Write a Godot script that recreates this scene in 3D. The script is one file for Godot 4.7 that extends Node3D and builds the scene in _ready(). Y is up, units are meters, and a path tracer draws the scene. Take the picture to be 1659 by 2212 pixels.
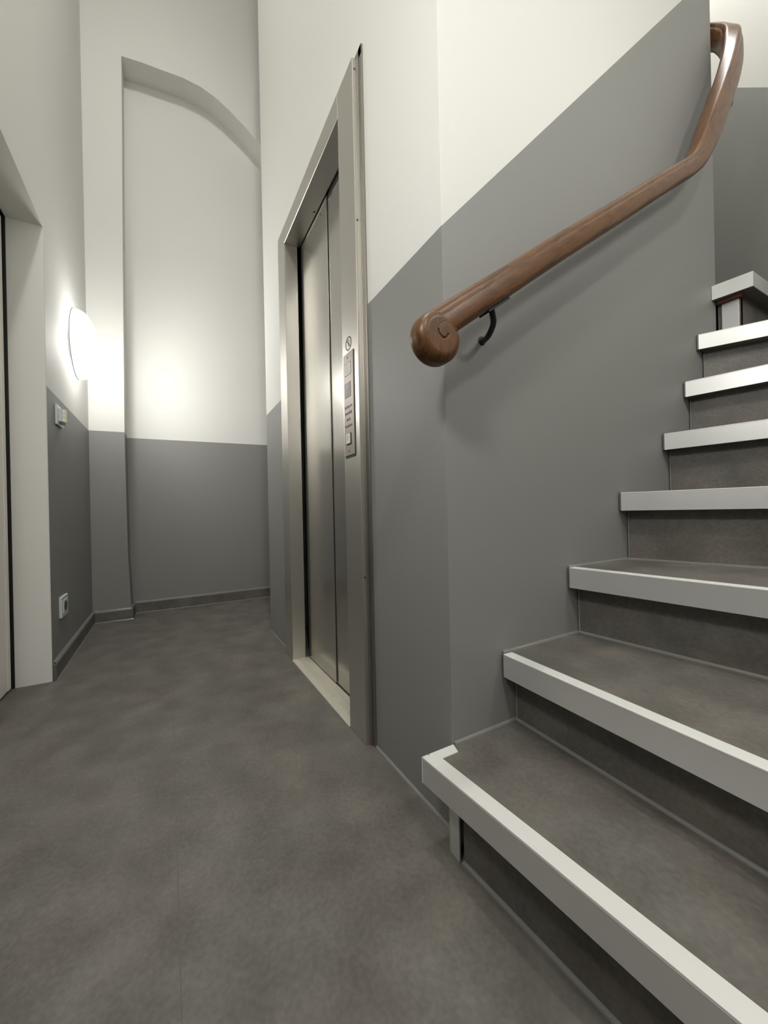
extends Node3D
# Stair hall with a lift: metres, y up. The corridor runs along -Z, the stairs climb along +X beside the lift shaft.

const XA := 0.514      # lift wall (faces -X)
const ZB := -0.639     # stair wall (faces +Z)
const XC := 1.815      # shaft wall behind the turn of the stairs (faces +X)
const XL := -0.432     # left corridor wall (faces +X)
const ZP := -3.07      # pilaster and wall above the niche (faces +Z)
const ZF := -3.232     # back of the niche
const XD := 2.9        # outer stair wall
const ZO := 0.42       # outer stair wall behind the camera
const TOP := 4.8

var M := {}
var taken := {}


# ---------------------------------------------------------------- helpers
func numbered(called: String) -> String:
	taken[called] = taken.get(called, -1) + 1
	return called if taken[called] == 0 else "%s_%03d" % [called, taken[called]]


func thing(called: String, label: String, category: String, at := Vector3.ZERO, group := "") -> Node3D:
	var o := Node3D.new()
	o.name = numbered(called)
	add_child(o)
	o.position = at
	tag(o, label, category, group)
	return o


func tag(o: Node, label: String, category: String, group := "") -> void:
	o.set_meta("label", label)
	o.set_meta("category", category)
	if group:
		o.set_meta("group", group)


func obj(called: String, st: SurfaceTool, m: Material, parent: Node3D) -> MeshInstance3D:
	var o := MeshInstance3D.new()
	o.name = called
	o.mesh = st.commit()
	o.set_surface_override_material(0, m)
	o.cast_shadow = GeometryInstance3D.SHADOW_CASTING_SETTING_ON
	parent.add_child(o, true)
	return o


func struct(called: String, label: String, category: String, sts: Array, mats: Array) -> MeshInstance3D:
	var o := MeshInstance3D.new()
	o.name = called
	var mesh: ArrayMesh = null
	var used := []
	for i in sts.size():
		var arrays: Array = sts[i].commit_to_arrays()
		if arrays[Mesh.ARRAY_VERTEX] == null or arrays[Mesh.ARRAY_VERTEX].size() == 0:
			continue
		mesh = sts[i].commit(mesh)
		used.append(mats[i])
	o.mesh = mesh
	for i in used.size():
		o.set_surface_override_material(i, used[i])
	add_child(o)
	o.set_meta("kind", "structure")
	o.set_meta("label", label)
	o.set_meta("category", category)
	return o


func begin() -> SurfaceTool:
	var st := SurfaceTool.new()
	st.begin(Mesh.PRIMITIVE_TRIANGLES)
	return st


func tri(st: SurfaceTool, a: Vector3, b: Vector3, c: Vector3, n: Vector3, uvs := []) -> void:
	var p := [a, b, c]
	var u := uvs.duplicate()
	if (b - a).cross(c - a).dot(n) > 0.0:
		p = [a, c, b]
		if u.size() == 3:
			u = [uvs[0], uvs[2], uvs[1]]
	for i in 3:
		st.set_normal(n)
		st.set_uv(u[i] if u.size() == 3 else Vector2.ZERO)
		st.add_vertex(p[i])


func quad(st: SurfaceTool, a: Vector3, b: Vector3, c: Vector3, d: Vector3, n: Vector3, uvs := []) -> void:
	if uvs.size() == 4:
		tri(st, a, b, c, n, [uvs[0], uvs[1], uvs[2]])
		tri(st, a, c, d, n, [uvs[0], uvs[2], uvs[3]])
	else:
		tri(st, a, b, c, n)
		tri(st, a, c, d, n)


# smooth triangle: every corner has its own normal
func tri3(st: SurfaceTool, p: Array, n: Array, u: Array) -> void:
	var order := [0, 1, 2]
	if (p[1] - p[0]).cross(p[2] - p[0]).dot(n[0] + n[1] + n[2]) > 0.0:
		order = [0, 2, 1]
	for i in order:
		st.set_normal(n[i])
		st.set_uv(u[i])
		st.add_vertex(p[i])


# box from corner to corner with chamfered edges, then moved by t
func box(st: SurfaceTool, lo: Vector3, hi: Vector3, r := 0.0, t := Transform3D()) -> void:
	var c := (lo + hi) / 2.0
	var h := (hi - lo).abs() / 2.0
	r = minf(r, 0.49 * minf(h.x, minf(h.y, h.z)))
	for ax in 3:
		for s in [-1.0, 1.0]:
			var n := Vector3.ZERO
			n[ax] = s
			var u := (ax + 1) % 3
			var v := (ax + 2) % 3
			var q := []
			for k in [[-1, -1], [1, -1], [1, 1], [-1, 1]]:
				var p := Vector3.ZERO
				p[ax] = s * h[ax]
				p[u] = k[0] * (h[u] - r)
				p[v] = k[1] * (h[v] - r)
				q.append(t * (c + p))
			var k2 := [Vector2(0, 0), Vector2(1, 0), Vector2(1, 1), Vector2(0, 1)]
			if ax == 1:
				k2 = [Vector2(0, 0), Vector2(0, 1), Vector2(1, 1), Vector2(1, 0)]
			elif ax == 0:
				k2 = [Vector2(0, 0), Vector2(0, 1), Vector2(1, 1), Vector2(1, 0)]
			quad(st, q[0], q[1], q[2], q[3], t.basis * n, k2)
	if r <= 0.0:
		return
	for ax in 3:
		var u := (ax + 1) % 3
		var v := (ax + 2) % 3
		for su in [-1.0, 1.0]:
			for sv in [-1.0, 1.0]:
				var n := Vector3.ZERO
				n[u] = su
				n[v] = sv
				n = n.normalized()
				var q := []
				for k in [[-1, 0], [1, 0], [1, 1], [-1, 1]]:
					var p := Vector3.ZERO
					p[ax] = k[0] * (h[ax] - r)
					p[u] = su * (h[u] - (r if k[1] == 1 else 0.0))
					p[v] = sv * (h[v] - (0.0 if k[1] == 1 else r))
					q.append(t * (c + p))
				quad(st, q[0], q[1], q[2], q[3], t.basis * n)
	for sx in [-1.0, 1.0]:
		for sy in [-1.0, 1.0]:
			for sz in [-1.0, 1.0]:
				var s := Vector3(sx, sy, sz)
				var q := []
				for ax in 3:
					var p := s * (h - Vector3(r, r, r))
					p[ax] = s[ax] * h[ax]
					q.append(t * (c + p))
				tri(st, q[0], q[1], q[2], t.basis * s.normalized())


# polygon (u, v) in the plane of U and V through o, pushed along W by depth
func extrude(st: SurfaceTool, poly: PackedVector2Array, o: Vector3, U: Vector3, V: Vector3, W: Vector3, depth: float, back := true) -> void:
	var idx := Geometry2D.triangulate_polygon(poly)
	for i in range(0, idx.size(), 3):
		var p := []
		for k in 3:
			p.append(o + U * poly[idx[i + k]].x + V * poly[idx[i + k]].y)
		tri(st, p[0], p[1], p[2], -W)
		if back:
			tri(st, p[0] + W * depth, p[1] + W * depth, p[2] + W * depth, W)
	var area := 0.0
	for i in poly.size():
		area += poly[i].cross(poly[(i + 1) % poly.size()])
	for i in poly.size():
		var a := poly[i]
		var b := poly[(i + 1) % poly.size()]
		var e := (b - a).normalized()
		if e == Vector2.ZERO:
			continue
		var n2 := Vector2(e.y, -e.x) * signf(area)
		var pa := o + U * a.x + V * a.y
		var pb := o + U * b.x + V * b.y
		quad(st, pa, pb, pb + W * depth, pa + W * depth, (U * n2.x + V * n2.y).normalized())


# plan polygon (x, z) from height y0 to y1
func prism(st: SurfaceTool, poly: PackedVector2Array, y0: float, y1: float) -> void:
	extrude(st, poly, Vector3(0, y0, 0), Vector3(1, 0, 0), Vector3(0, 0, 1), Vector3(0, 1, 0), y1 - y0)


# wall ribbon along plan points [x, z, height of the paint line]; side = +1 shows to the right of the path
func ribbon(white: SurfaceTool, grey: SurfaceTool, path: Array, y0: float, y1: float, side: float, thick := 0.0) -> void:
	for i in path.size() - 1:
		var a := Vector3(path[i][0], 0, path[i][1])
		var b := Vector3(path[i + 1][0], 0, path[i + 1][1])
		var d := (b - a).normalized()
		var n := Vector3(-d.z, 0, d.x) * side
		var sa := clampf(path[i][2], y0, y1)
		var sb := clampf(path[i + 1][2], y0, y1)
		var up := Vector3(0, 1, 0)
		if sa > y0 or sb > y0:
			quad(grey, a + up * y0, b + up * y0, b + up * sb, a + up * sa, n)
		if sa < y1 or sb < y1:
			quad(white, a + up * sa, b + up * sb, b + up * y1, a + up * y1, n)
		if thick > 0.0:
			var o := -n * thick
			quad(white, a + o + up * y0, b + o + up * y0, b + o + up * y1, a + o + up * y1, -n)
			quad(white, a + up * y1, b + up * y1, b + o + up * y1, a + o + up * y1, up)
			quad(white, a + up * y0, b + up * y0, b + o + up * y0, a + o + up * y0, -up)
			if i == 0:
				quad(white, a + up * y0, a + o + up * y0, a + o + up * y1, a + up * y1, -d)
			if i == path.size() - 2:
				quad(white, b + up * y0, b + o + up * y0, b + o + up * y1, b + up * y1, d)


# round outside corner: points of a quarter circle in plan between two directions
func corner(c: Vector2, r: float, a0: float, a1: float, split: float, n := 4) -> Array:
	var out := []
	for i in n + 1:
		var a := deg_to_rad(lerpf(a0, a1, float(i) / n))
		out.append([c.x + r * cos(a), c.y + r * sin(a), split])
	return out


# profile (r, h) turned about the axis through o; R0, R1 span the circle
func lathe(st: SurfaceTool, prof: Array, o: Vector3, axis: Vector3, R0: Vector3, R1: Vector3, seg := 48) -> void:
	var nrm := []
	for i in prof.size():
		var p0: Vector2 = prof[maxi(i - 1, 0)]
		var p1: Vector2 = prof[mini(i + 1, prof.size() - 1)]
		var d := (p1 - p0).normalized()
		nrm.append(Vector2(d.y, -d.x))
	for i in prof.size() - 1:
		for k in seg:
			var p := []
			var n := []
			var u := []
			for q in [[i, k], [i + 1, k], [i + 1, k + 1], [i, k + 1]]:
				var a: float = TAU * q[1] / seg
				var rad := R0 * cos(a) + R1 * sin(a)
				p.append(o + rad * prof[q[0]].x + axis * prof[q[0]].y)
				n.append((rad * nrm[q[0]].x + axis * nrm[q[0]].y).normalized())
				u.append(Vector2(float(q[1]) / seg, float(q[0]) / prof.size()))
			tri3(st, [p[0], p[1], p[2]], [n[0], n[1], n[2]], [u[0], u[1], u[2]])
			tri3(st, [p[0], p[2], p[3]], [n[0], n[2], n[3]], [u[0], u[2], u[3]])


# closed profile (s sideways, u up) swept along points
func sweep(st: SurfaceTool, pts: Array, prof: Array, caps := true, vscale := 1.0, side_hint := Vector3.ZERO, wide := []) -> void:
	var fr := []
	var run := 0.0
	for i in pts.size():
		var t: Vector3 = (pts[mini(i + 1, pts.size() - 1)] - pts[maxi(i - 1, 0)]).normalized()
		var s := t.cross(Vector3.UP) if side_hint == Vector3.ZERO else t.cross(side_hint).cross(t)
		if s.length() < 0.01:
			s = t.cross(Vector3.RIGHT)
		s = s.normalized()
		if i > 0:
			run += pts[i].distance_to(pts[i - 1])
		fr.append([pts[i], s, s.cross(t).normalized(), run])
	var pn := []
	var around := [0.0]
	for k in prof.size():
		var d: Vector2 = (prof[(k + 1) % prof.size()] - prof[(k - 1 + prof.size()) % prof.size()]).normalized()
		pn.append(Vector2(d.y, -d.x))
		around.append(around[-1] + prof[k].distance_to(prof[(k + 1) % prof.size()]))
	for i in pts.size() - 1:
		for k in prof.size():
			var p := []
			var n := []
			var u := []
			for q in [[i, k], [i + 1, k], [i + 1, k + 1], [i, k + 1]]:
				var f: Array = fr[q[0]]
				var c: Vector2 = prof[q[1] % prof.size()]
				var m: Vector2 = pn[q[1] % prof.size()]
				var k2: float = wide[q[0]] if wide.size() else 1.0
				p.append(f[0] + f[1] * c.x * k2 + f[2] * c.y * k2)
				n.append((f[1] * m.x + f[2] * m.y).normalized())
				u.append(Vector2(around[q[1]], f[3]) * vscale)
			tri3(st, [p[0], p[1], p[2]], [n[0], n[1], n[2]], [u[0], u[1], u[2]])
			tri3(st, [p[0], p[2], p[3]], [n[0], n[2], n[3]], [u[0], u[2], u[3]])
	if caps:
		for e in [0, pts.size() - 1]:
			var f: Array = fr[e]
			var t: Vector3 = f[1].cross(f[2]).normalized()
			var out: Vector3 = (pts[1] - pts[0]) * -1.0 if e == 0 else pts[-1] - pts[-2]
			t = t if t.dot(out) > 0.0 else -t
			for k in range(1, prof.size() - 1):
				tri(st, f[0] + f[1] * prof[0].x + f[2] * prof[0].y, f[0] + f[1] * prof[k].x + f[2] * prof[k].y, f[0] + f[1] * prof[k + 1].x + f[2] * prof[k + 1].y, t)


func circle(r: float, n := 10) -> Array:
	var out := []
	for i in n:
		out.append(Vector2(cos(TAU * i / n), sin(TAU * i / n)) * r)
	return out


func spline(pts: Array, per := 10) -> Array:
	var out := []
	for i in pts.size() - 1:
		var p0: Vector3 = pts[maxi(i - 1, 0)]
		var p3: Vector3 = pts[mini(i + 2, pts.size() - 1)]
		for k in per:
			out.append(pts[i].cubic_interpolate(pts[i + 1], p0, p3, float(k) / per))
	out.append(pts[-1])
	return out


# quarter-round filling bead from a to b; u and v point away from the corner it fills
func bead(st: SurfaceTool, a: Vector3, b: Vector3, u: Vector3, v: Vector3, r: float) -> void:
	var n := 3
	for i in n:
		var p := []
		for k in [i, i + 1]:
			var ang: float = PI / 2.0 * k / n
			p.append(u * r * cos(ang) + v * r * sin(ang))
		var m: Vector3 = (p[0] + p[1]).normalized()
		quad(st, a + p[0], b + p[0], b + p[1], a + p[1], m)
	for e in [[a, a - b], [b, b - a]]:
		tri(st, e[0], e[0] + u * r, e[0] + v * r, e[1].normalized())


# ---------------------------------------------------------------- materials
func noise_tex(freq: float, octaves: int, size: int, as_normal := false, bump := 4.0, sd := 1, ramp: Gradient = null) -> NoiseTexture2D:
	var f := FastNoiseLite.new()
	f.seed = sd
	f.noise_type = FastNoiseLite.TYPE_SIMPLEX_SMOOTH
	f.frequency = freq
	f.fractal_octaves = octaves
	var t := NoiseTexture2D.new()
	t.width = size
	t.height = size
	t.seamless = true
	t.noise = f
	t.as_normal_map = as_normal
	t.bump_strength = bump
	t.color_ramp = ramp
	return t


func noise(sd: int, freq: float, oct := 4) -> FastNoiseLite:
	var f := FastNoiseLite.new()
	f.seed = sd
	f.frequency = freq
	f.fractal_octaves = oct
	f.noise_type = FastNoiseLite.TYPE_SIMPLEX_SMOOTH
	return f


func linoleum_image() -> ImageTexture:
	var n := 768
	var cloud := noise(3, 0.006, 5).get_seamless_image(n, n)
	var tint := noise(8, 0.004, 3).get_seamless_image(n, n)
	var fine := noise(5, 0.09, 3).get_seamless_image(n, n)
	var vein := noise(12, 0.012, 5).get_seamless_image(n, n)
	var im := Image.create(n, n, false, Image.FORMAT_RGB8)
	var brown := Color(0.405, 0.387, 0.362)
	var grey := Color(0.40, 0.39, 0.368)
	for y in n:
		for x in n:
			var c := brown.lerp(grey, smoothstep(0.3, 0.7, tint.get_pixel(x, y).r))
			var v := 0.84 + 0.28 * cloud.get_pixel(x, y).r + 0.16 * (fine.get_pixel(x, y).r - 0.5)
			v += 0.05 * pow(1.0 - absf(vein.get_pixel(x, y).r * 2.0 - 1.0), 10.0)
			im.set_pixel(x, y, Color(c.r * v, c.g * v, c.b * v))
	return ImageTexture.create_from_image(im)


func wood_image() -> ImageTexture:
	var w := 256
	var h := 1024
	var broad := noise(21, 0.012, 4)
	var fib := noise(22, 0.06, 4)
	var pore := noise(23, 0.16, 2)
	var im := Image.create(w, h, false, Image.FORMAT_RGB8)
	var dark := Color(0.235, 0.148, 0.07)
	var mid := Color(0.375, 0.242, 0.118)
	var light := Color(0.48, 0.335, 0.19)
	for y in h:
		for x in w:
			var b := broad.get_noise_2d(x * 3.0, y * 0.12) * 0.5 + 0.5
			var f := fib.get_noise_2d(x * 3.2, y * 0.07) * 0.5 + 0.5
			var c := dark.lerp(mid, smoothstep(0.15, 0.6, b * 0.55 + f * 0.5)).lerp(light, smoothstep(0.55, 0.85, f) * 0.5)
			if pore.get_noise_2d(x * 1.8, y * 0.06) > 0.42:
				c = c.darkened(0.09)
			im.set_pixel(x, y, c)
	return ImageTexture.create_from_image(im)


func plain(c: Color, rough: float, metal := 0.0) -> StandardMaterial3D:
	var m := StandardMaterial3D.new()
	m.albedo_color = c
	m.roughness = rough
	m.metallic = metal
	return m


func world_mapped(m: StandardMaterial3D, scale: float) -> void:
	m.uv1_triplanar = true
	m.uv1_world_triplanar = true
	m.uv1_triplanar_sharpness = 8.0
	m.uv1_scale = Vector3.ONE * scale


func make_materials() -> void:
	var plaster := noise_tex(0.11, 3, 512, true, 3.0, 4)
	M.white = plain(Color(0.862, 0.86, 0.842), 0.75)
	M.grey = plain(Color(0.525, 0.525, 0.512), 0.55)
	M.white.metallic_specular = 0.3
	for k in ["white", "grey"]:
		M[k].normal_enabled = true
		M[k].normal_texture = plaster
		M[k].normal_scale = 0.07
		world_mapped(M[k], 6.5)
	M.lino = plain(Color(1, 1, 1), 0.5)
	M.lino.albedo_texture = linoleum_image()
	M.lino.normal_enabled = true
	M.lino.normal_texture = noise_tex(0.12, 3, 512, true, 3.0, 9)
	M.lino.normal_scale = 0.07
	world_mapped(M.lino, 1.15)
	M.seam = plain(Color(0.35, 0.338, 0.32), 0.4)
	M.caulk = plain(Color(0.50, 0.50, 0.48), 0.14)
	M.steel = plain(Color(0.76, 0.75, 0.725), 0.2, 0.88)
	M.frame = plain(Color(0.78, 0.768, 0.74), 0.36, 0.9)
	M.flange = plain(Color(0.60, 0.585, 0.56), 0.34, 0.92)
	M.steel_dark = plain(Color(0.40, 0.39, 0.37), 0.4, 1.0)
	M.plate = plain(Color(0.60, 0.565, 0.54), 0.5, 0.75)
	M.alu = plain(Color(0.84, 0.84, 0.83), 0.4, 0.6)
	M.alu.normal_enabled = true
	M.alu.normal_texture = noise_tex(0.11, 2, 256, true, 2.0, 14)
	M.alu.normal_scale = 0.02
	world_mapped(M.alu, 3.0)
	M.alu_top = plain(Color(0.89, 0.89, 0.875), 0.55, 0.25)
	M.sill = plain(Color(0.82, 0.80, 0.75), 0.5, 0.4)
	M.wood = plain(Color(1, 1, 1), 0.4)
	M.wood.albedo_texture = wood_image()
	M.wood.clearcoat_enabled = true
	M.wood.metallic_specular = 0.36
	M.wood.clearcoat = 0.22
	M.wood.clearcoat_roughness = 0.3
	M.groove = plain(Color(0.12, 0.06, 0.03), 0.6)
	M.raw_wood = plain(Color(0.33, 0.16, 0.09), 0.7)
	M.black = plain(Color(0.11, 0.115, 0.12), 0.45)
	M.black_metal = plain(Color(0.085, 0.085, 0.08), 0.45, 0.2)
	M.door = plain(Color(0.92, 0.91, 0.875), 0.4)
	M.plastic = plain(Color(0.80, 0.825, 0.81), 0.3)
	M.lens = plain(Color(0.93, 0.91, 0.84), 0.12)
	M.socket_dark = plain(Color(0.17, 0.18, 0.17), 0.4)
	M.paper = plain(Color(0.90, 0.89, 0.83), 0.6)
	M.ink = plain(Color(0.28, 0.25, 0.25), 0.6)
	M.sign = plain(Color(0.30, 0.26, 0.28), 0.5)
	M.sign_pale = plain(Color(0.58, 0.56, 0.56), 0.5)
	M.glass_dark = plain(Color(0.20, 0.18, 0.19), 0.45)
	M.red = plain(Color(0.75, 0.10, 0.2), 0.4)
	M.red.emission_enabled = true
	M.red.emission = Color(0.85, 0.08, 0.18)
	M.red.emission_energy_multiplier = 0.35
	M.opal = plain(Color(0.95, 0.96, 0.95), 0.25)
	M.opal.emission_enabled = true
	M.opal.emission = Color(1.0, 0.993, 0.977)
	M.opal.emission_energy_multiplier = 1.6
	M.rim = plain(Color(0.62, 0.62, 0.64), 0.5)
	M.enamel = plain(Color(0.88, 0.88, 0.88), 0.4)


# ---------------------------------------------------------------- scene
func _ready() -> void:
	var cam := Camera3D.new()
	cam.name = "camera"
	cam.position = Vector3(0, 0.68, 0)
	cam.basis = Basis.from_euler(Vector3(deg_to_rad(-0.05), deg_to_rad(-29.4), deg_to_rad(-1.2)))
	cam.fov = rad_to_deg(2.0 * atan(1106.0 / 829.0))
	cam.near = 0.02
	cam.far = 50.0
	add_child(cam)
	cam.current = true
	var we := WorldEnvironment.new()
	we.name = "surroundings"
	var env := Environment.new()
	env.background_mode = Environment.BG_COLOR
	env.background_color = Color(0, 0, 0)
	env.tonemap_mode = Environment.TONE_MAPPER_LINEAR
	env.tonemap_exposure = 1.0
	env.sdfgi_enabled = true
	env.ssao_enabled = true
	env.ssil_enabled = true
	we.environment = env
	add_child(we)
	make_materials()
	lamps()
	shell()
	left_door()
	stairs()
	lift()
	handrail()
	small_things()


# ---------------------------------------------------------------- lamps
func round_lamp(at: Vector3, axis: Vector3, radius: float, energy: float, called: String, label: String) -> void:
	var t := thing(called, label, "lamp", at)
	var R0 := Vector3.UP if axis.y == 0.0 else Vector3.RIGHT
	var R1 := axis.cross(R0)
	var base := begin()
	lathe(base, [Vector2(0, 0.001), Vector2(radius * 0.55, 0.001), Vector2(radius * 0.55, 0.018), Vector2(0, 0.018)], Vector3.ZERO, axis, R0, R1, 64)
	obj("base_ring", base, M.enamel, t)
	if axis.y < 0.0 and at.y < TOP - 0.1:
		var rod := begin()
		lathe(rod, [Vector2(0.008, 0), Vector2(0.008, TOP - at.y)], Vector3.ZERO, Vector3.UP, Vector3.RIGHT, Vector3.BACK, 12)
		obj("rod", rod, M.enamel, t)
	var rim := begin()
	var band := []
	for i in 9:
		band.append(Vector2(radius, 0.020) + Vector2(cos(TAU * i / 8.0), sin(TAU * i / 8.0)) * 0.0026)
	lathe(rim, band, Vector3.ZERO, axis, R0, R1, 64)
	obj("rim", rim, M.rim, t)
	var dome := begin()
	var prof := [Vector2(0, 0.019), Vector2(radius * 0.9, 0.019), Vector2(radius * 0.98, 0.020)]
	for i in 15:
		var a := PI / 2.0 * i / 14.0
		prof.append(Vector2(radius * pow(cos(a), 0.8), 0.028 + 0.082 * pow(sin(a), 0.9)))
	lathe(dome, prof, Vector3.ZERO, axis, R0, R1, 64)
	obj("diffuser", dome, M.opal, t)
	var l := OmniLight3D.new()
	l.name = called + "_light"
	l.position = axis * 0.085
	l.light_color = Color(1.0, 0.993, 0.977)
	l.light_energy = energy * 0.5
	l.light_size = 0.075 if axis.y == 0.0 else 0.15
	l.omni_range = 15.0
	l.omni_attenuation = 2.0
	l.shadow_enabled = true
	t.add_child(l)
	var f := SpotLight3D.new()
	f.name = called + "_front_light"
	f.transform = Transform3D(Basis.looking_at(axis, R0), axis * 0.118)
	f.light_color = l.light_color
	f.light_energy = energy * 0.9
	f.light_size = 0.08
	f.spot_range = 15.0
	f.spot_attenuation = 2.0
	f.spot_angle = 87.0
	f.spot_angle_attenuation = 0.6
	f.shadow_enabled = true
	t.add_child(f)


func lamps() -> void:
	round_lamp(Vector3(XL, 1.615, -2.61), Vector3(1, 0, 0), 0.18, 0.45, "wall_lamp", "glowing round white lamp on the left wall beside the corner pilaster")
	round_lamp(Vector3(XL, 1.575, -0.12), Vector3(1, 0, 0), 0.175, 0.43, "wall_lamp", "round white lamp on the left wall nearer the camera than the door")
	round_lamp(Vector3(1.0, 1.8, ZO), Vector3(0, 0, -1), 0.175, 0.2, "wall_lamp", "round white lamp on the outer stair wall facing the handrail")
	round_lamp(Vector3(0.2, TOP - 0.01, -0.6), Vector3(0, -1, 0), 0.19, 1.9, "ceiling_lamp", "round white lamp high on the corridor ceiling")
	round_lamp(Vector3(-0.15, 3.39, 1.5), Vector3(0, -1, 0), 0.19, 1.4, "ceiling_lamp", "round white lamp on a rod below the hall ceiling")
	round_lamp(Vector3(2.35, TOP - 0.01, -0.9), Vector3(0, -1, 0), 0.19, 1.2, "ceiling_lamp", "round white lamp high above the upper stair flight")


# ---------------------------------------------------------------- shell
func shell() -> void:
	var f := begin()
	box(f, Vector3(-0.75, -0.12, -3.5), Vector3(3.1, 0.0, 3.2))
	var fl := struct("floor", "mottled grey brown linoleum floor of the corridor", "floor", [f], [M.lino])
	var sm := begin()
	box(sm, Vector3(0.0030, -0.001, -3.0), Vector3(0.0046, 0.0004, 3.0))
	obj("seam", sm, M.seam, fl)

	# lift wall: left piece, piece above the opening, right piece
	var w := begin()
	var g := begin()
	var path := [[1.2, -2.30, 1.255], [XA + 0.012, -2.30, 1.255]]
	path += corner(Vector2(XA + 0.012, -2.288), 0.012, -90, -180, 1.258)
	path += [[XA, -1.80, 1.262]]
	ribbon(w, g, path, 0, TOP, 1.0, 0.0)
	ribbon(w, g, [[XA, -1.80, 0], [XA, -1.06, 0]], 1.97, TOP, 1.0, 0.06)
	ribbon(w, g, [[XA, -1.06, 1.279], [XA, ZB - 0.001, 1.281]], 0, TOP, 1.0, 0.06)
	struct("wall_right", "white wall with grey dado that holds the lift door", "wall", [w, g], [M.white, M.grey])

	# stair wall with its two outside corners
	w = begin()
	g = begin()
	path = corner(Vector2(XA + 0.001, ZB - 0.001), 0.001, 180, 90, 1.281, 2)
	var line := func(x): return 1.281 + (x - 0.515) * 1.0727
	path += [[XC - 0.002, ZB, line.call(XC)]]
	path += corner(Vector2(XC - 0.002, ZB - 0.002), 0.002, 90, 0, line.call(XC), 2)
	path += [[XC, -2.30, 4.0]]
	ribbon(w, g, path, 0, TOP, 1.0, 0.0)
	struct("wall_stair", "grey painted stair wall under the wooden handrail, white above a slanting line", "wall", [w, g], [M.white, M.grey])

	# far wall: niche back, pilaster with its slightly bulging edge, wall above the niche
	w = begin()
	g = begin()
	ribbon(w, g, [[-0.30, ZF, 1.236], [2.3, ZF, 1.27]], 0, 4.2, 1.0, 0.0)
	var edge := [Vector2(-0.224, 0), Vector2(-0.224, 0.08), Vector2(-0.2355, 0.42), Vector2(-0.2395, 0.88), Vector2(-0.241, 1.245)]
	var low := PackedVector2Array([Vector2(-0.5, 0)])
	for p in edge:
		low.append(p)
	low.append(Vector2(-0.5, 1.2405))
	extrude(g, low, Vector3(0, 0, ZP), Vector3(1, 0, 0), Vector3(0, 1, 0), Vector3(0, 0, -1), 0.2)
	var high := PackedVector2Array([Vector2(-0.5, 1.2405), Vector2(-0.241, 1.245), Vector2(-0.234, 2.0), Vector2(-0.229, 2.5), Vector2(-0.217, 3.4), Vector2(-0.213, 3.765),
		Vector2(-0.1, 3.785), Vector2(0.03, 3.80), Vector2(0.15, 3.815), Vector2(0.27, 3.81), Vector2(0.36, 3.785), Vector2(0.45, 3.742), Vector2(0.58, 3.66), Vector2(0.71, 3.555),
		Vector2(0.85, 3.42), Vector2(1.0, 3.22), Vector2(1.2, 2.9), Vector2(1.45, 2.3), Vector2(2.3, 2.3), Vector2(2.3, TOP), Vector2(-0.5, TOP)])
	extrude(w, high, Vector3(0, 0, ZP), Vector3(1, 0, 0), Vector3(0, 1, 0), Vector3(0, 0, -1), 0.2)
	struct("wall_far", "far wall with a corner pilaster and a shallow arched niche", "wall", [w, g], [M.white, M.grey])

	# left wall, broken by the door
	w = begin()
	g = begin()
	ribbon(w, g, [[XL, -3.3, 1.2405], [XL, -2.085, 1.236]], 0, TOP, -1.0, 0.0)
	var jamb := corner(Vector2(XL - 0.005, -2.086), 0.005, 0, 90, 0.0)
	jamb += [[-0.70, -2.081, 0.0]]
	ribbon(w, g, jamb, 0, 1.92, -1.0, 0.0)
	ribbon(w, g, [[XL, -2.085, 0], [XL, -1.14, 0]], 1.897, TOP, -1.0, 0.26)
	ribbon(w, g, [[-0.70, -1.14, 0], [XL, -1.14, 0]], 0, 1.92, -1.0, 0.0)
	ribbon(w, g, [[-0.69, -2.2, 0], [-0.69, -1.0, 0]], 0, 1.92, -1.0, 0.0)
	ribbon(w, g, [[XL, -1.14, 1.236], [XL, 3.1, 1.23]], 0, TOP, -1.0, 0.0)
	struct("wall_left", "left corridor wall with white reveal, round lamp and grey dado", "wall", [w, g], [M.white, M.grey])

	# outer stair wall, with the paint line climbing
	w = begin()
	g = begin()
	ribbon(w, g, [[XD, -2.4, 2.954 + 1.625 * 0.96], [XD, -0.2, 2.402], [XD, ZO, 1.62]], 0, TOP, 1.0, 0.1)
	struct("wall_outer", "outer wall of the staircase behind the upper handrail, grey below white", "wall", [w, g], [M.white, M.grey])
	w = begin()
	g = begin()
	ribbon(w, g, [[XD, ZO, 1.62], [0.905, ZO, 1.25]], 0, TOP, 1.0, 0.0)
	ribbon(w, g, [[0.905, ZO, 1.25], [0.90, ZO + 0.005, 1.25], [0.90, 3.1, 1.25]], 0, TOP, 1.0, 0.0)
	ribbon(w, g, [[0.95, 3.0, 1.25], [-0.5, 3.0, 1.25]], 0, TOP, 1.0, 0.1)
	struct("wall_hall", "walls of the entrance hall behind the camera", "wall", [w, g], [M.white, M.grey])
	w = begin()
	ribbon(w, g, [[3.0, -2.3, 0], [1.7, -2.3, 0]], 0, TOP, -1.0, 0.1)
	ribbon(w, g, [[2.2, -2.2, 0], [2.2, -3.4, 0]], 0, TOP, -1.0, 0.1)
	ribbon(w, g, [[XA + 0.1, -2.30, 0], [XC, -2.30, 0]], 0, TOP, -1.0, 0.05)
	struct("wall_back", "end walls closing the stairwell and the corridor branch", "wall", [w], [M.white])
	w = begin()
	box(w, Vector3(-0.75, TOP, -3.5), Vector3(3.1, TOP + 0.1, 3.2))
	struct("ceiling", "white plaster ceilings above corridor and hall", "ceiling", [w], [M.white])

	# skirting of linoleum with a filling bead above and below
	var th := 0.013
	var b := begin()
	box(b, Vector3(XL - 0.01, 0, ZP - 0.05), Vector3(XL + th, 0.066, -2.088), 0.002)
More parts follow.
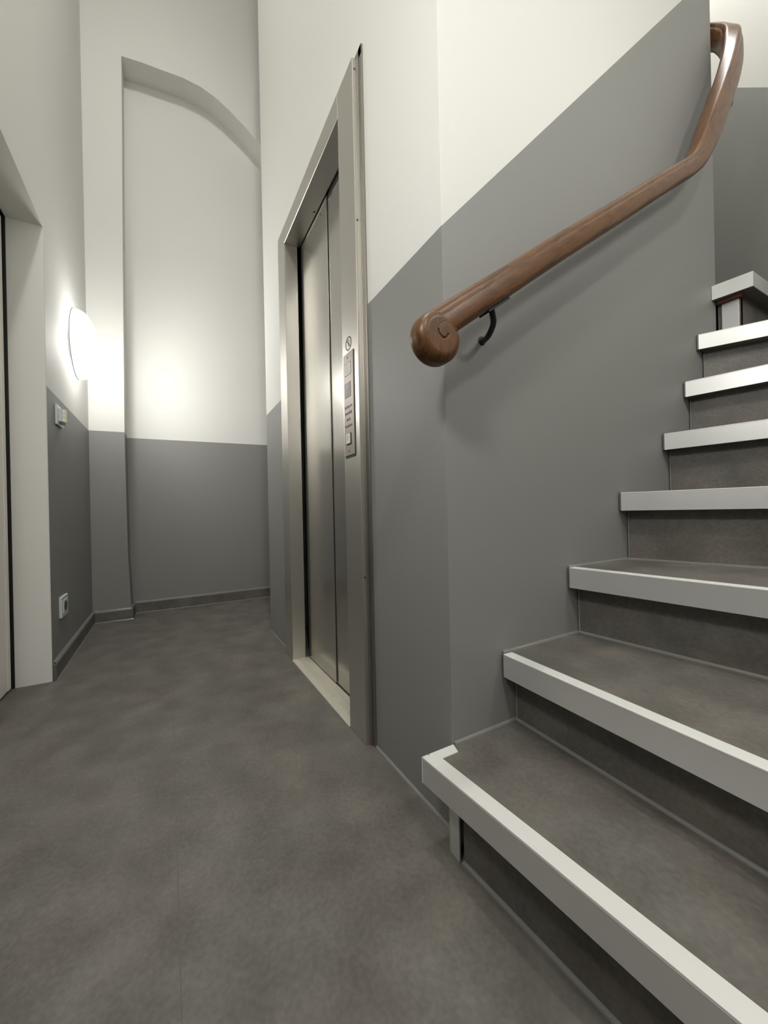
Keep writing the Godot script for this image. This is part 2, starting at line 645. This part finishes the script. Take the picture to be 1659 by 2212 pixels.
	var o := struct("baseboard_left", "dark linoleum skirting along the left wall", "baseboard", [b], [M.lino])
	b = begin()
	bead(b, Vector3(XL, 0.066, -2.089), Vector3(XL, 0.066, ZP), Vector3(1, 0, 0), Vector3(0, 1, 0), 0.0125)
	bead(b, Vector3(XL + th, 0, -2.089), Vector3(XL + th, 0, ZP), Vector3(1, 0, 0), Vector3(0, 1, 0), 0.004)
	obj("caulk_bead", b, M.caulk, o)
	b = begin()
	box(b, Vector3(XL, 0, ZP - 0.01), Vector3(-0.224 + th, 0.066, ZP + th), 0.002)
	box(b, Vector3(-0.23, 0, ZF - 0.01), Vector3(-0.224 + th, 0.066, ZP + th), 0.002)
	box(b, Vector3(-0.23, 0, ZF - 0.01), Vector3(2.2, 0.072, ZF + th), 0.002)
	o = struct("baseboard_far", "dark linoleum skirting along the pilaster and niche of the far wall", "baseboard", [b], [M.lino])
	b = begin()
	bead(b, Vector3(XL + th, 0.066, ZP), Vector3(-0.222, 0.066, ZP), Vector3(0, 0, 1), Vector3(0, 1, 0), 0.0115)
	bead(b, Vector3(XL + th, 0, ZP + th), Vector3(-0.211, 0, ZP + th), Vector3(0, 0, 1), Vector3(0, 1, 0), 0.005)
	bead(b, Vector3(-0.224, 0.066, ZF + th), Vector3(-0.224, 0.066, ZP + 0.006), Vector3(1, 0, 0), Vector3(0, 1, 0), 0.0115)
	bead(b, Vector3(-0.211, 0, ZF + th), Vector3(-0.211, 0, ZP + th), Vector3(1, 0, 0), Vector3(0, 1, 0), 0.004)
	bead(b, Vector3(-0.211, 0.072, ZF), Vector3(2.2, 0.072, ZF), Vector3(0, 0, 1), Vector3(0, 1, 0), 0.0115)
	bead(b, Vector3(-0.211, 0, ZF + th), Vector3(2.2, 0, ZF + th), Vector3(0, 0, 1), Vector3(0, 1, 0), 0.004)
	obj("caulk_bead", b, M.caulk, o)
	b = begin()
	bead(b, Vector3(XA, 0, -0.985), Vector3(XA, 0, -0.615), Vector3(-1, 0, 0), Vector3(0, 1, 0), 0.006)
	bead(b, Vector3(XA, 0, -2.29), Vector3(XA, 0, -1.86), Vector3(-1, 0, 0), Vector3(0, 1, 0), 0.005)
	struct("trim_1", "glossy filling bead where lift wall meets floor", "trim", [b], [M.caulk])


# ---------------------------------------------------------------- white door in the left wall
func left_door() -> void:
	var d := begin()
	box(d, Vector3(-0.60, 0.008, -2.066), Vector3(-0.5575, 1.886, -1.15), 0.0015)
	var o := struct("door_1", "flush off-white door leaf in the left wall reveal", "door", [d], [M.door])
	d = begin()
	box(d, Vector3(-0.561, 0.008, -2.0655), Vector3(-0.5555, 1.8855, -2.035), 0.001)
	obj("leaf_edge", d, M.door, o)
	d = begin()
	box(d, Vector3(-0.68, 0.0, -2.084), Vector3(-0.5478, 1.8965, -2.0798))
	box(d, Vector3(-0.68, 1.8955, -2.08), Vector3(-0.5478, 1.905, -1.14))
	obj("seal_gap", d, M.black, o)


# ---------------------------------------------------------------- stairs
func stairs() -> void:
	var t := thing("staircase", "dark linoleum winder staircase with aluminium step nosings beside the grey stair wall", "staircase")
	var hs := [0.186, 0.349, 0.524, 0.719, 0.910, 1.099, 1.281, 1.491]
	var nx := [0.4345, 0.659, 0.900, 1.140, 1.393, 1.540, 1.642]
	var ang := [3.7, -2.5, 5.4, 13.0, 9.7, 11.7, 26.5]
	var ov := 0.046
	var at := func(k: int, z: float, off: float) -> Vector2:
		return Vector2(nx[k] + off / cos(deg_to_rad(ang[k])) + tan(deg_to_rad(ang[k])) * (z - ZB), z)
	for k in 7:
		var s := Node3D.new()
		s.name = "step"
		t.add_child(s, true)
		var h: float = hs[k]
		var z0: float = ZB + 0.003
		# tread
		var poly := PackedVector2Array([at.call(k, z0, 0.0035), at.call(k, ZO, 0.0035)])
		if k < 6:
			poly.append(at.call(k + 1, ZO, ov + 0.01))
			poly.append(at.call(k + 1, z0, ov + 0.01))
		else:
			poly.append_array([Vector2(XD, ZO), Vector2(XD, -0.585), Vector2(1.84, -0.585), Vector2(1.84, z0)])
		var st := begin()
		prism(st, poly, h - 0.049, h)
		obj("tread", st, M.lino, s)
		# riser
		st = begin()
		var y0: float = 0.0 if k == 0 else hs[k - 1]
		var zr: float = -0.574 if k == 0 else z0
		prism(st, PackedVector2Array([at.call(k, zr, ov), at.call(k, ZO, ov), at.call(k, ZO, ov + 0.02), at.call(k, zr, ov + 0.02)]), y0, h - 0.049)
		obj("riser", st, M.lino, s)
		# aluminium nosing: top strip and front strip along the edge
		var a2: Vector2 = at.call(k, z0, 0.0)
		var b2: Vector2 = at.call(k, ZO, 0.0)
		var dir := Vector3(b2.x - a2.x, 0, b2.y - a2.y)
		var span := dir.length()
		dir = dir.normalized()
		var inn := Vector3(dir.z, 0, -dir.x)
		var fr := Transform3D(Basis(inn, Vector3.UP, dir), Vector3(a2.x, 0, a2.y))
		st = begin()
		var gap := 0.006 if k > 0 else 0.0
		box(st, Vector3(0, h - 0.0505, gap), Vector3(0.003, h, span), 0.0, fr)
		obj("nosing", st, M.alu, s)
		st = begin()
		if k == 0:
			var top := PackedVector2Array([Vector2(-0.0004, 0.0), Vector2(-0.0004, span), Vector2(0.030, span), Vector2(0.030, 0.0255)])
			extrude(st, top, fr * Vector3(0, h + 0.0015, 0), inn, dir, Vector3(0, -1, 0), 0.004)
		else:
			box(st, Vector3(-0.0004, h - 0.001, gap), Vector3(0.026, h + 0.0015, span), 0.0004, fr)
		obj("nosing_top", st, M.alu_top, s)
		if k == 0:
			st = begin()
			var ret := PackedVector2Array([Vector2(0.4341, ZB + 0.002), Vector2(0.4655, ZB + 0.0270), Vector2(0.507, ZB + 0.0265), Vector2(0.5145, ZB + 0.002)])
			extrude(st, ret, Vector3(0, h + 0.0014, 0), Vector3(1, 0, 0), Vector3(0, 0, 1), Vector3(0, -1, 0), 0.004)
			box(st, Vector3(0.4345, h - 0.0505, ZB + 0.0005), Vector3(XA, h, ZB + 0.0035), 0.0)
			obj("nosing_return", st, M.alu_top, s)
			st = begin()
			lathe(st, [Vector2(0.0014, 0), Vector2(0.0012, 0.0004), Vector2(0, 0.0005)], Vector3(0.4497, h + 0.0015, -0.6345), Vector3.UP, Vector3.RIGHT, Vector3.BACK, 10)
			obj("rivet", st, M.black, s)
			st = begin()
			box(st, Vector3(0.4775, 0, -0.6095), Vector3(0.4815, 0.136, -0.58), 0.0006)
			box(st, Vector3(0.4775, 0, -0.6095), Vector3(0.512, 0.136, -0.6065), 0.0006)
			obj("corner_post", st, M.alu, s)
		# filling beads: along the stair wall, along the next riser and up the riser corner
		st = begin()
		var p0: Vector2 = at.call(k, z0, 0.006)
		var p1: Vector2 = at.call(k + 1, z0, ov) if k < 6 else Vector2(1.83, z0)
		if k == 0:
			p0.x = XA + 0.004
		bead(st, Vector3(p0.x, h, ZB), Vector3(p1.x, h, ZB), Vector3(0, 0, 1), Vector3(0, 1, 0), 0.0055)
		if k < 6:
			var q0: Vector2 = at.call(k + 1, z0, ov)
			var q1: Vector2 = at.call(k + 1, ZO, ov)
			var d2 := (q1 - q0).normalized()
			var side := Vector3(-d2.y, 0, d2.x)
			bead(st, Vector3(q0.x, h, q0.y), Vector3(q1.x, h, q1.y), side, Vector3(0, 1, 0), 0.005)
			bead(st, Vector3(q0.x, h, q0.y), Vector3(q0.x, hs[k + 1] - 0.05, q0.y), side, Vector3(0, 0, 1), 0.003)
		if k == 0:
			var q0: Vector2 = at.call(0, -0.574, ov)
			var q1: Vector2 = at.call(0, ZO, ov)
			bead(st, Vector3(q0.x, 0, q0.y), Vector3(q1.x, 0, q1.y), Vector3(-1, 0, 0), Vector3(0, 1, 0), 0.006)
		obj("caulk_bead", st, M.caulk, s)
	# eighth step: first of the next flight, turned by a right angle at the end of the stair wall
	var s := Node3D.new()
	s.name = "step"
	t.add_child(s, true)
	var h: float = hs[7]
	var st := begin()
	prism(st, PackedVector2Array([Vector2(1.783, ZB + 0.002), Vector2(1.795, -0.53), Vector2(XD, -0.53), Vector2(XD, -2.25), Vector2(XC + 0.01, -2.25), Vector2(XC + 0.01, ZB + 0.002)]), h - 0.049, h)
	obj("tread", st, M.lino, s)
	st = begin()
	box(st, Vector3(1.832, hs[6], -0.59), Vector3(XD, h - 0.049, -0.572))
	box(st, Vector3(1.832, hs[6], ZB), Vector3(1.845, h - 0.049, -0.572))
	obj("riser", st, M.lino, s)
	st = begin()
	box(st, Vector3(1.792, h - 0.0505, -0.529), Vector3(XD, h + 0.0015, -0.526), 0.0003)
	box(st, Vector3(1.794, h - 0.001, -0.556), Vector3(XD, h + 0.0015, -0.5262), 0.0003)
	obj("nosing", st, M.alu, s)
	st = begin()
	var a8 := Vector3(1.778, 0, ZB + 0.001)
	var b8 := Vector3(1.792, 0, -0.526)
	var dir8 := (b8 - a8).normalized()
	var fr8 := Transform3D(Basis(Vector3(dir8.z, 0, -dir8.x), Vector3.UP, dir8), a8)
	box(st, Vector3(0, h - 0.0505, 0), Vector3(0.003, h + 0.0015, a8.distance_to(b8)), 0.0003, fr8)
	box(st, Vector3(0.0005, h - 0.001, 0), Vector3(0.026, h + 0.0014, a8.distance_to(b8) - 0.02), 0.0003, fr8)
	obj("nosing_return", st, M.alu, s)
	st = begin()
	box(st, Vector3(1.824, hs[6], -0.6255), Vector3(1.828, h - 0.052, -0.5775), 0.001)
	box(st, Vector3(1.824, hs[6], -0.5795), Vector3(1.845, h - 0.052, -0.5755), 0.001)
	obj("corner_post", st, M.alu, s)
	st = begin()
	box(st, Vector3(1.806, h - 0.062, ZB + 0.004), Vector3(1.84, h - 0.049, -0.562), 0.001)
	obj("wood_batten", st, M.raw_wood, s)


# ---------------------------------------------------------------- lift
func lift() -> void:
	var t := thing("lift_entrance", "brushed steel lift entrance with two sliding panels in the right wall", "lift door", Vector3(XA, 0, -1.44))
	var o := -t.position
	var xf := 0.4905
	var fr := Transform3D(Basis(), o)
	var st := begin()
	box(st, Vector3(xf, 0, -1.1176), Vector3(0.552, 2.004, -1.0045), 0.0012, fr)
	obj("frame_stile", st, M.frame, t)
	st = begin()
	box(st, Vector3(xf, 0, -1.868), Vector3(0.552, 2.008, -1.756), 0.0012, fr)
	obj("frame_stile", st, M.frame, t)
	st = begin()
	box(st, Vector3(xf, 1.928, -1.7553), Vector3(0.562, 2.006, -1.1183), 0.0012, fr)
	obj("frame_header", st, M.frame, t)
	st = begin()
	box(st, Vector3(0.503, 0, -1.005), Vector3(0.516, 2.004, -0.995), 0.0012, fr)
	box(st, Vector3(0.5085, 0, -1.0), Vector3(0.516, 2.03, -0.981), 0.001, fr)
	box(st, Vector3(0.5085, 2.0, -1.87), Vector3(0.516, 2.03, -0.981), 0.001, fr)
	obj("frame_flange", st, M.flange, t)
	for y in [1.972, 1.532, 0.489]:
		st = begin()
		lathe(st, [Vector2(0.0032, 0), Vector2(0.0032, 0.0008), Vector2(0.0022, 0.0014), Vector2(0, 0.0015)], o + Vector3(0.4975, y, -1.0045), Vector3(0, 0, 1), Vector3.RIGHT, Vector3.UP, 14)
		obj("screw", st, M.steel_dark, t)
	st = begin()
	lathe(st, [Vector2(0.005, 0), Vector2(0.004, 0.001), Vector2(0, 0.001)], o + Vector3(0.552, 1.928, -1.5164), Vector3(0, -1, 0), Vector3.RIGHT, Vector3.BACK, 14)
	obj("screw", st, M.black, t)
	st = begin()
	box(st, Vector3(0.5660, 0.008, -1.7475), Vector3(0.5700, 1.99, -1.4175), 0.0012, fr)
	obj("door_panel", st, M.steel, t)
	st = begin()
	box(st, Vector3(0.5720, 0.008, -1.46), Vector3(0.5900, 1.99, -1.05), 0.0012, fr)
	obj("door_panel", st, M.steel, t)
	st = begin()
	box(st, Vector3(0.61, 0.0, -1.9), Vector3(0.63, 2.1, -1.0), 0.0, fr)
	box(st, Vector3(0.5775, 1.94, -1.9), Vector3(0.63, 2.1, -1.0), 0.0, fr)
	obj("door_track", st, M.black, t)
	st = begin()
	box(st, Vector3(0.487, -0.002, -1.757), Vector3(0.512, 0.0055, -1.117), 0.001, fr)
	box(st, Vector3(0.512, -0.002, -1.757), Vector3(0.568, 0.0035, -1.117), 0.0, fr)
	for i in 9:
		var x := 0.5145 + 0.0056 * i
		box(st, Vector3(x, 0.003, -1.757), Vector3(x + 0.0034, 0.0055, -1.117), 0.0006, fr)
	obj("sill", st, M.sill, t)

	# call panel on the right stile; local +X of lettering runs along world +Z, it faces -X
	var face := Basis(Vector3(0, 0, 1), Vector3(0, 1, 0), Vector3(-1, 0, 0))
	var c := Vector3(xf, 1.01, -1.0695)
	var p := thing("lift_call_panel", "narrow steel call panel with floor display and button on the lift frame", "control panel", c)
	st = begin()
	box(st, Vector3(-0.0035, 0.854, -1.1045) - Vector3(0, c.y, c.z), Vector3(0.0, 1.167, -1.0345) - Vector3(0, c.y, c.z), 0.0008)
	obj("plate", st, M.plate, p)
	st = begin()
	box(st, Vector3(-0.0015, 0.848, -1.1035) - Vector3(0, c.y, c.z), Vector3(0.0, 0.8545, -1.0345) - Vector3(0, c.y, c.z))
	box(st, Vector3(-0.0015, 0.852, -1.035) - Vector3(0, c.y, c.z), Vector3(0.0, 1.166, -1.0325) - Vector3(0, c.y, c.z))
	obj("shadow_gasket", st, M.black, p)
	for y in [1.153, 0.868]:
		st = begin()
		lathe(st, [Vector2(0.0034, 0), Vector2(0.003, 0.0007), Vector2(0, 0.0009)], Vector3(-0.0035, y - c.y, -1.0735 - c.z), Vector3(-1, 0, 0), Vector3.UP, Vector3.BACK, 14)
		obj("screw", st, M.steel_dark, p)
	st = begin()
	box(st, Vector3(-0.0042, 1.0995, -1.0945) - Vector3(0, c.y, c.z), Vector3(-0.003, 1.1365, -1.0515) - Vector3(0, c.y, c.z), 0.0003)
	var win := obj("label_window", st, M.black, p)
	st = begin()
	box(st, Vector3(-0.0046, 1.0995, -1.0925) - Vector3(0, c.y, c.z), Vector3(-0.004, 1.1340, -1.0515) - Vector3(0, c.y, c.z))
	obj("paper_label", st, M.paper, win)
	st = begin()
	for i in 4:
		box(st, Vector3(-0.0049, 1.1265 - 0.0065 * i, -1.084) - Vector3(0, c.y, c.z), Vector3(-0.0045, 1.1272 - 0.0065 * i, -1.060 + 0.002 * (i % 2)) - Vector3(0, c.y, c.z))
	obj("print_lines", st, M.sign_pale, win)
	st = begin()
	box(st, Vector3(-0.0044, 1.032, -1.095) - Vector3(0, c.y, c.z), Vector3(-0.003, 1.077, -1.0535) - Vector3(0, c.y, c.z), 0.0004)
	var disp := obj("display", st, M.glass_dark, p)
	letters("floor_digit", "1", 30, Vector3(-0.0048, 1.0545, -1.0735) - Vector3(0, c.y, c.z), face, M.red, disp, 0.034)
	var y0 := 1.0035
	for s in ["Aufzug im", "Brandfall", "nicht", "benutzen"]:
		letters("lettering", s, 24, Vector3(-0.0037, y0, -1.0725) - Vector3(0, c.y, c.z), face, M.ink, p, 0.0125)
		y0 -= 0.0195
	st = begin()
	box(st, Vector3(-0.0052, 0.8865, -1.0885) - Vector3(0, c.y, c.z), Vector3(-0.003, 0.9225, -1.0570) - Vector3(0, c.y, c.z), 0.001)
	var bt := obj("button", st, M.socket_dark, p)
	st = begin()
	box(st, Vector3(-0.0075, 0.8895, -1.0865) - Vector3(0, c.y, c.z), Vector3(-0.005, 0.9205, -1.0590) - Vector3(0, c.y, c.z), 0.0012)
	obj("button_cap", st, M.paper, bt)
	letters("button_mark", "I", 30, Vector3(-0.0077, 0.905, -1.0728) - Vector3(0, c.y, c.z), face, M.ink, bt, 0.017)

	# sticker: ring with a slash over a small figure
	var sc := Vector3(xf, 1.1955, -1.0695)
	var k := thing("prohibition_sticker", "round no-use-in-fire sticker stuck above the lift call panel", "sticker", sc)
	st = begin()
	lathe(st, [Vector2(0.0172, 0.0), Vector2(0.0172, 0.0006), Vector2(0.0212, 0.0006), Vector2(0.0212, 0.0)], Vector3.ZERO, Vector3(-1, 0, 0), Vector3.UP, Vector3.BACK, 48)
	obj("ring", st, M.sign, k)
	st = begin()
	var turn := Transform3D(Basis(Vector3(1, 0, 0), deg_to_rad(-45)), Vector3.ZERO)
	box(st, Vector3(-0.0008, -0.0185, -0.0014), Vector3(0, 0.0185, 0.0014), 0.0, turn)
	obj("slash", st, M.sign, k)
	st = begin()
	var hook := []
	for i in 12:
		var a := deg_to_rad(160.0 - 250.0 * i / 11.0)
		hook.append(Vector3(-0.0004, 0.0055 + 0.0055 * sin(a), 0.002 + 0.0055 * cos(a)))
	hook += [Vector3(-0.0004, -0.003, -0.001), Vector3(-0.0004, -0.009, -0.002)]
	sweep(st, hook, circle(0.0007, 5), true, 1.0, Vector3(1, 0, 0))
	obj("figure", st, M.sign_pale, k)


func letters(called: String, text: String, px: int, at: Vector3, turn: Basis, m: Material, parent: Node3D, height: float) -> void:
	var tm := TextMesh.new()
	tm.text = text
	var font := SystemFont.new()
	font.font_names = PackedStringArray(["Droid Sans"])
	tm.font = font
	tm.font_size = px
	tm.pixel_size = height / px
	tm.depth = 0.0004
	var o := MeshInstance3D.new()
	o.name = called
	o.mesh = tm
	o.material_override = m
	o.transform = Transform3D(turn, at)
	parent.add_child(o, true)


# ---------------------------------------------------------------- handrail
func handrail() -> void:
	var t := thing("handrail", "worn brown wooden handrail with scrolled lower end along the stair wall", "handrail")
	var pts := [Vector3(0.4205, 1.0065, -0.564), Vector3(0.50, 1.0645, -0.564), Vector3(0.598, 1.135, -0.564), Vector3(0.80, 1.281, -0.564), Vector3(1.025, 1.440, -0.564), Vector3(1.20, 1.566, -0.564), Vector3(1.347, 1.670, -0.564),
		Vector3(1.42, 1.722, -0.564), Vector3(1.475, 1.772, -0.563), Vector3(1.535, 1.855, -0.562), Vector3(1.595, 1.952, -0.562), Vector3(1.66, 2.056, -0.563), Vector3(1.73, 2.168, -0.566),
		Vector3(1.79, 2.270, -0.573), Vector3(1.84, 2.360, -0.586), Vector3(1.873, 2.432, -0.608), Vector3(1.888, 2.490, -0.645), Vector3(1.893, 2.55, -0.70), Vector3(1.893, 2.66, -0.80), Vector3(1.893, 2.86, -1.0)]
	var path := spline(pts, 8)
	var prof := []
	# cross-section: broad lower body, small ledge, rounded top
	for q in [[-0.010, -0.0275], [0.010, -0.0275], [0.0165, -0.026], [0.021, -0.022], [0.0232, -0.016], [0.0238, -0.004], [0.0232, 0.008], [0.0215, 0.0125], [0.0198, 0.0135],
			[0.0198, 0.0165], [0.0190, 0.0220], [0.0160, 0.0258], [0.0100, 0.0278], [-0.0100, 0.0278], [-0.0160, 0.0258], [-0.0190, 0.0220], [-0.0198, 0.0165], [-0.0198, 0.0135], [-0.0215, 0.0125],
			[-0.0232, 0.008], [-0.0238, -0.004], [-0.0232, -0.016], [-0.021, -0.022], [-0.0165, -0.026]]:
		prof.append(Vector2(q[0], q[1]))
	var st := begin()
	var wide := []
	for p in path:
		wide.append(1.0 + 0.30 * smoothstep(1.42, 1.60, p.x))
	sweep(st, path, prof, true, 4.0, Vector3.ZERO, wide)
	obj("rail", st, M.wood, t)
	scroll(t, Vector3(0.432, 0.993, -0.564))
	# brackets
	for b in [
		[[Vector3(0.576, 1.092, -0.566), Vector3(0.583, 1.077, -0.568), Vector3(0.592, 1.063, -0.575), Vector3(0.600, 1.051, -0.595), Vector3(0.612, 1.052, -0.62), Vector3(0.62, 1.058, -0.639)], Vector3(0.5828, 1.0882, -0.564), Vector3(0.814, 0.581, 0)],
		[[Vector3(1.745, 2.125, -0.566), Vector3(1.768, 2.10, -0.570), Vector3(1.768, 2.085, -0.60), Vector3(1.77, 2.08, -0.639)], Vector3(1.752, 2.132, -0.565), Vector3(0.53, 0.85, 0)]]:
		st = begin()
		sweep(st, spline(b[0], 6), circle(0.0062, 12), true)
		var e: Vector3 = b[0][-1]
		lathe(st, [Vector2(0.010, 0), Vector2(0.010, 0.002), Vector2(0.008, 0.004), Vector2(0, 0.004)], e, Vector3(0, 0, 1), Vector3.RIGHT, Vector3.UP, 20)
		var d: Vector3 = b[2].normalized()
		var fr := Transform3D(Basis(d, Vector3(-d.y, d.x, 0), Vector3(0, 0, 1)), b[1])
		box(st, Vector3(-0.036, -0.0025, -0.012), Vector3(0.036, 0.0025, 0.016), 0.0008, fr)
		obj("bracket", st, M.black_metal, t)


func scroll(t: Node3D, c: Vector3) -> void:
	var R := 0.0468
	var hw := 0.0238
	var ro := 0.0165
	var st := begin()
	var prof := [Vector2(0, -hw), Vector2(R - 0.018, -hw)]
	for i in 9:
		var a := PI / 2.0 * i / 8.0
		prof.append(Vector2(R - 0.018 + 0.018 * sin(a), -hw + 0.018 - 0.018 * cos(a)))
	prof.append(Vector2(R, hw - ro))
	lathe(st, prof, c, Vector3(0, 0, 1), Vector3.RIGHT, Vector3.UP, 96)
	# carved front face: the groove of the volute is sunk into a fine disc
	var line := [Vector2(0.0345, 0.0135), Vector2(0.0328, 0.0144), Vector2(0.0272, 0.0223), Vector2(0.0215, 0.0256), Vector2(0.0138, 0.0262), Vector2(0.0062, 0.0244), Vector2(-0.0015, 0.0198), Vector2(-0.0072, 0.0133),
		Vector2(-0.0092, 0.0077), Vector2(-0.0081, 0.002), Vector2(-0.0039, -0.0023), Vector2(0.0026, -0.0052), Vector2(0.0093, -0.0019), Vector2(0.0136, 0.0043)]
	var eye := []
	for p in line:
		eye.append(Vector2(p.x * 0.95 + 0.001, p.y * 0.95))
	var dense := []
	for i in eye.size() - 1:
		for k in 5:
			dense.append(eye[i].cubic_interpolate(eye[i + 1], eye[maxi(i - 1, 0)], eye[mini(i + 2, eye.size() - 1)], k / 5.0))
	var rows := 64
	var cols := 144
	var P := []
	for i in rows + 1:
		for k in cols + 1:
			var r := R * sin(PI / 2.0 * float(i) / rows)
			var q := Vector2(cos(TAU * k / cols), sin(TAU * k / cols)) * r
			var best := 1.0
			for e in dense:
				best = minf(best, q.distance_squared_to(e))
			var over := maxf(0.0, r - (R - ro))
			var z := hw - ro + sqrt(maxf(0.0, ro * ro - over * over))
			P.append(c + Vector3(q.x, q.y, z - 0.003 * exp(-best / (0.0013 * 0.0013))))
	var wide := cols + 1
	var N := []
	for i in rows + 1:
		for k in wide:
			var du: Vector3 = P[mini(i + 1, rows) * wide + k] - P[maxi(i - 1, 0) * wide + k]
			var dv: Vector3 = P[i * wide + (k + 1) % cols] - P[i * wide + (k - 1 + cols) % cols]
			var n := du.cross(dv)
			n = n.normalized() if n.length() > 1e-16 and i > 0 else Vector3(0, 0, 1)
			N.append(n if n.z > -0.01 else -n)
	for i in rows:
		for k in cols:
			var a := i * wide + k
			for f in [[a, a + wide, a + wide + 1], [a, a + wide + 1, a + 1]]:
				var u := []
				for v in f:
					u.append(Vector2(P[v].x - c.x, P[v].y - c.y) * 4.0)
				tri3(st, [P[f[0]], P[f[1]], P[f[2]]], [N[f[0]], N[f[1]], N[f[2]]], u)
	obj("scroll_end", st, M.wood, t)


# ---------------------------------------------------------------- switch and socket
func small_things() -> void:
	var s := thing("motion_sensor_switch", "white motion sensor switch under the lamp on the left wall", "light switch", Vector3(XL, 1.149, -2.268))
	var st := begin()
	box(st, Vector3(0, -0.046, -0.056), Vector3(0.010, 0.046, 0.056), 0.003)
	obj("frame_plate", st, M.plastic, s)
	st = begin()
	box(st, Vector3(0.009, -0.032, -0.042), Vector3(0.024, 0.030, 0.046), 0.003)
	obj("sensor_housing", st, M.plastic, s)
	st = begin()
	var prof := []
	for i in 9:
		var a := -PI / 2.0 + PI * i / 8.0
		prof.append(Vector2(0.02 * sin(a), 0.012 * cos(a)))
	for i in 8:
		var p0: Vector2 = prof[i]
		var p1: Vector2 = prof[i + 1]
		var n := Vector3((p0.y + p1.y) / 0.0012, 0, (p0.x + p1.x) / 0.002).normalized()
		for part in [[-0.029, -0.0095], [-0.0075, 0.009], [0.011, 0.028]]:
			quad(st, Vector3(0.0235 + p0.y, part[0], 0.012 + p0.x), Vector3(0.0235 + p1.y, part[0], 0.012 + p1.x), Vector3(0.0235 + p1.y, part[1], 0.012 + p1.x), Vector3(0.0235 + p0.y, part[1], 0.012 + p0.x), n)
	obj("sensor_lens", st, M.lens, s)
	st = begin()
	box(st, Vector3(0.0235, -0.0095, -0.030), Vector3(0.0245, 0.012, -0.010), 0.0003)
	obj("sensor_window", st, M.sign_pale, s)

	var k := thing("wall_socket", "white power socket low on the left wall by the skirting", "power socket", Vector3(XL, 0.278, -2.273))
	st = begin()
	box(st, Vector3(0, -0.047, -0.063), Vector3(0.011, 0.047, 0.063), 0.003)
	obj("frame_plate", st, M.plastic, k)
	st = begin()
	box(st, Vector3(0.010, -0.029, -0.040), Vector3(0.0135, 0.029, 0.040), 0.002)
	obj("socket_insert", st, M.plastic, k)
	st = begin()
	lathe(st, [Vector2(0.022, 0.0), Vector2(0.022, 0.0012), Vector2(0.0195, 0.0012), Vector2(0.018, -0.008), Vector2(0, -0.008)], Vector3(0.0135, 0, 0), Vector3(1, 0, 0), Vector3.UP, Vector3.BACK, 32)
	lathe(st, [Vector2(0.0195, 0.0006), Vector2(0, 0.0006)], Vector3(0.0135, 0, 0), Vector3(1, 0, 0), Vector3.UP, Vector3.BACK, 32)
	obj("socket_well", st, M.socket_dark, k)
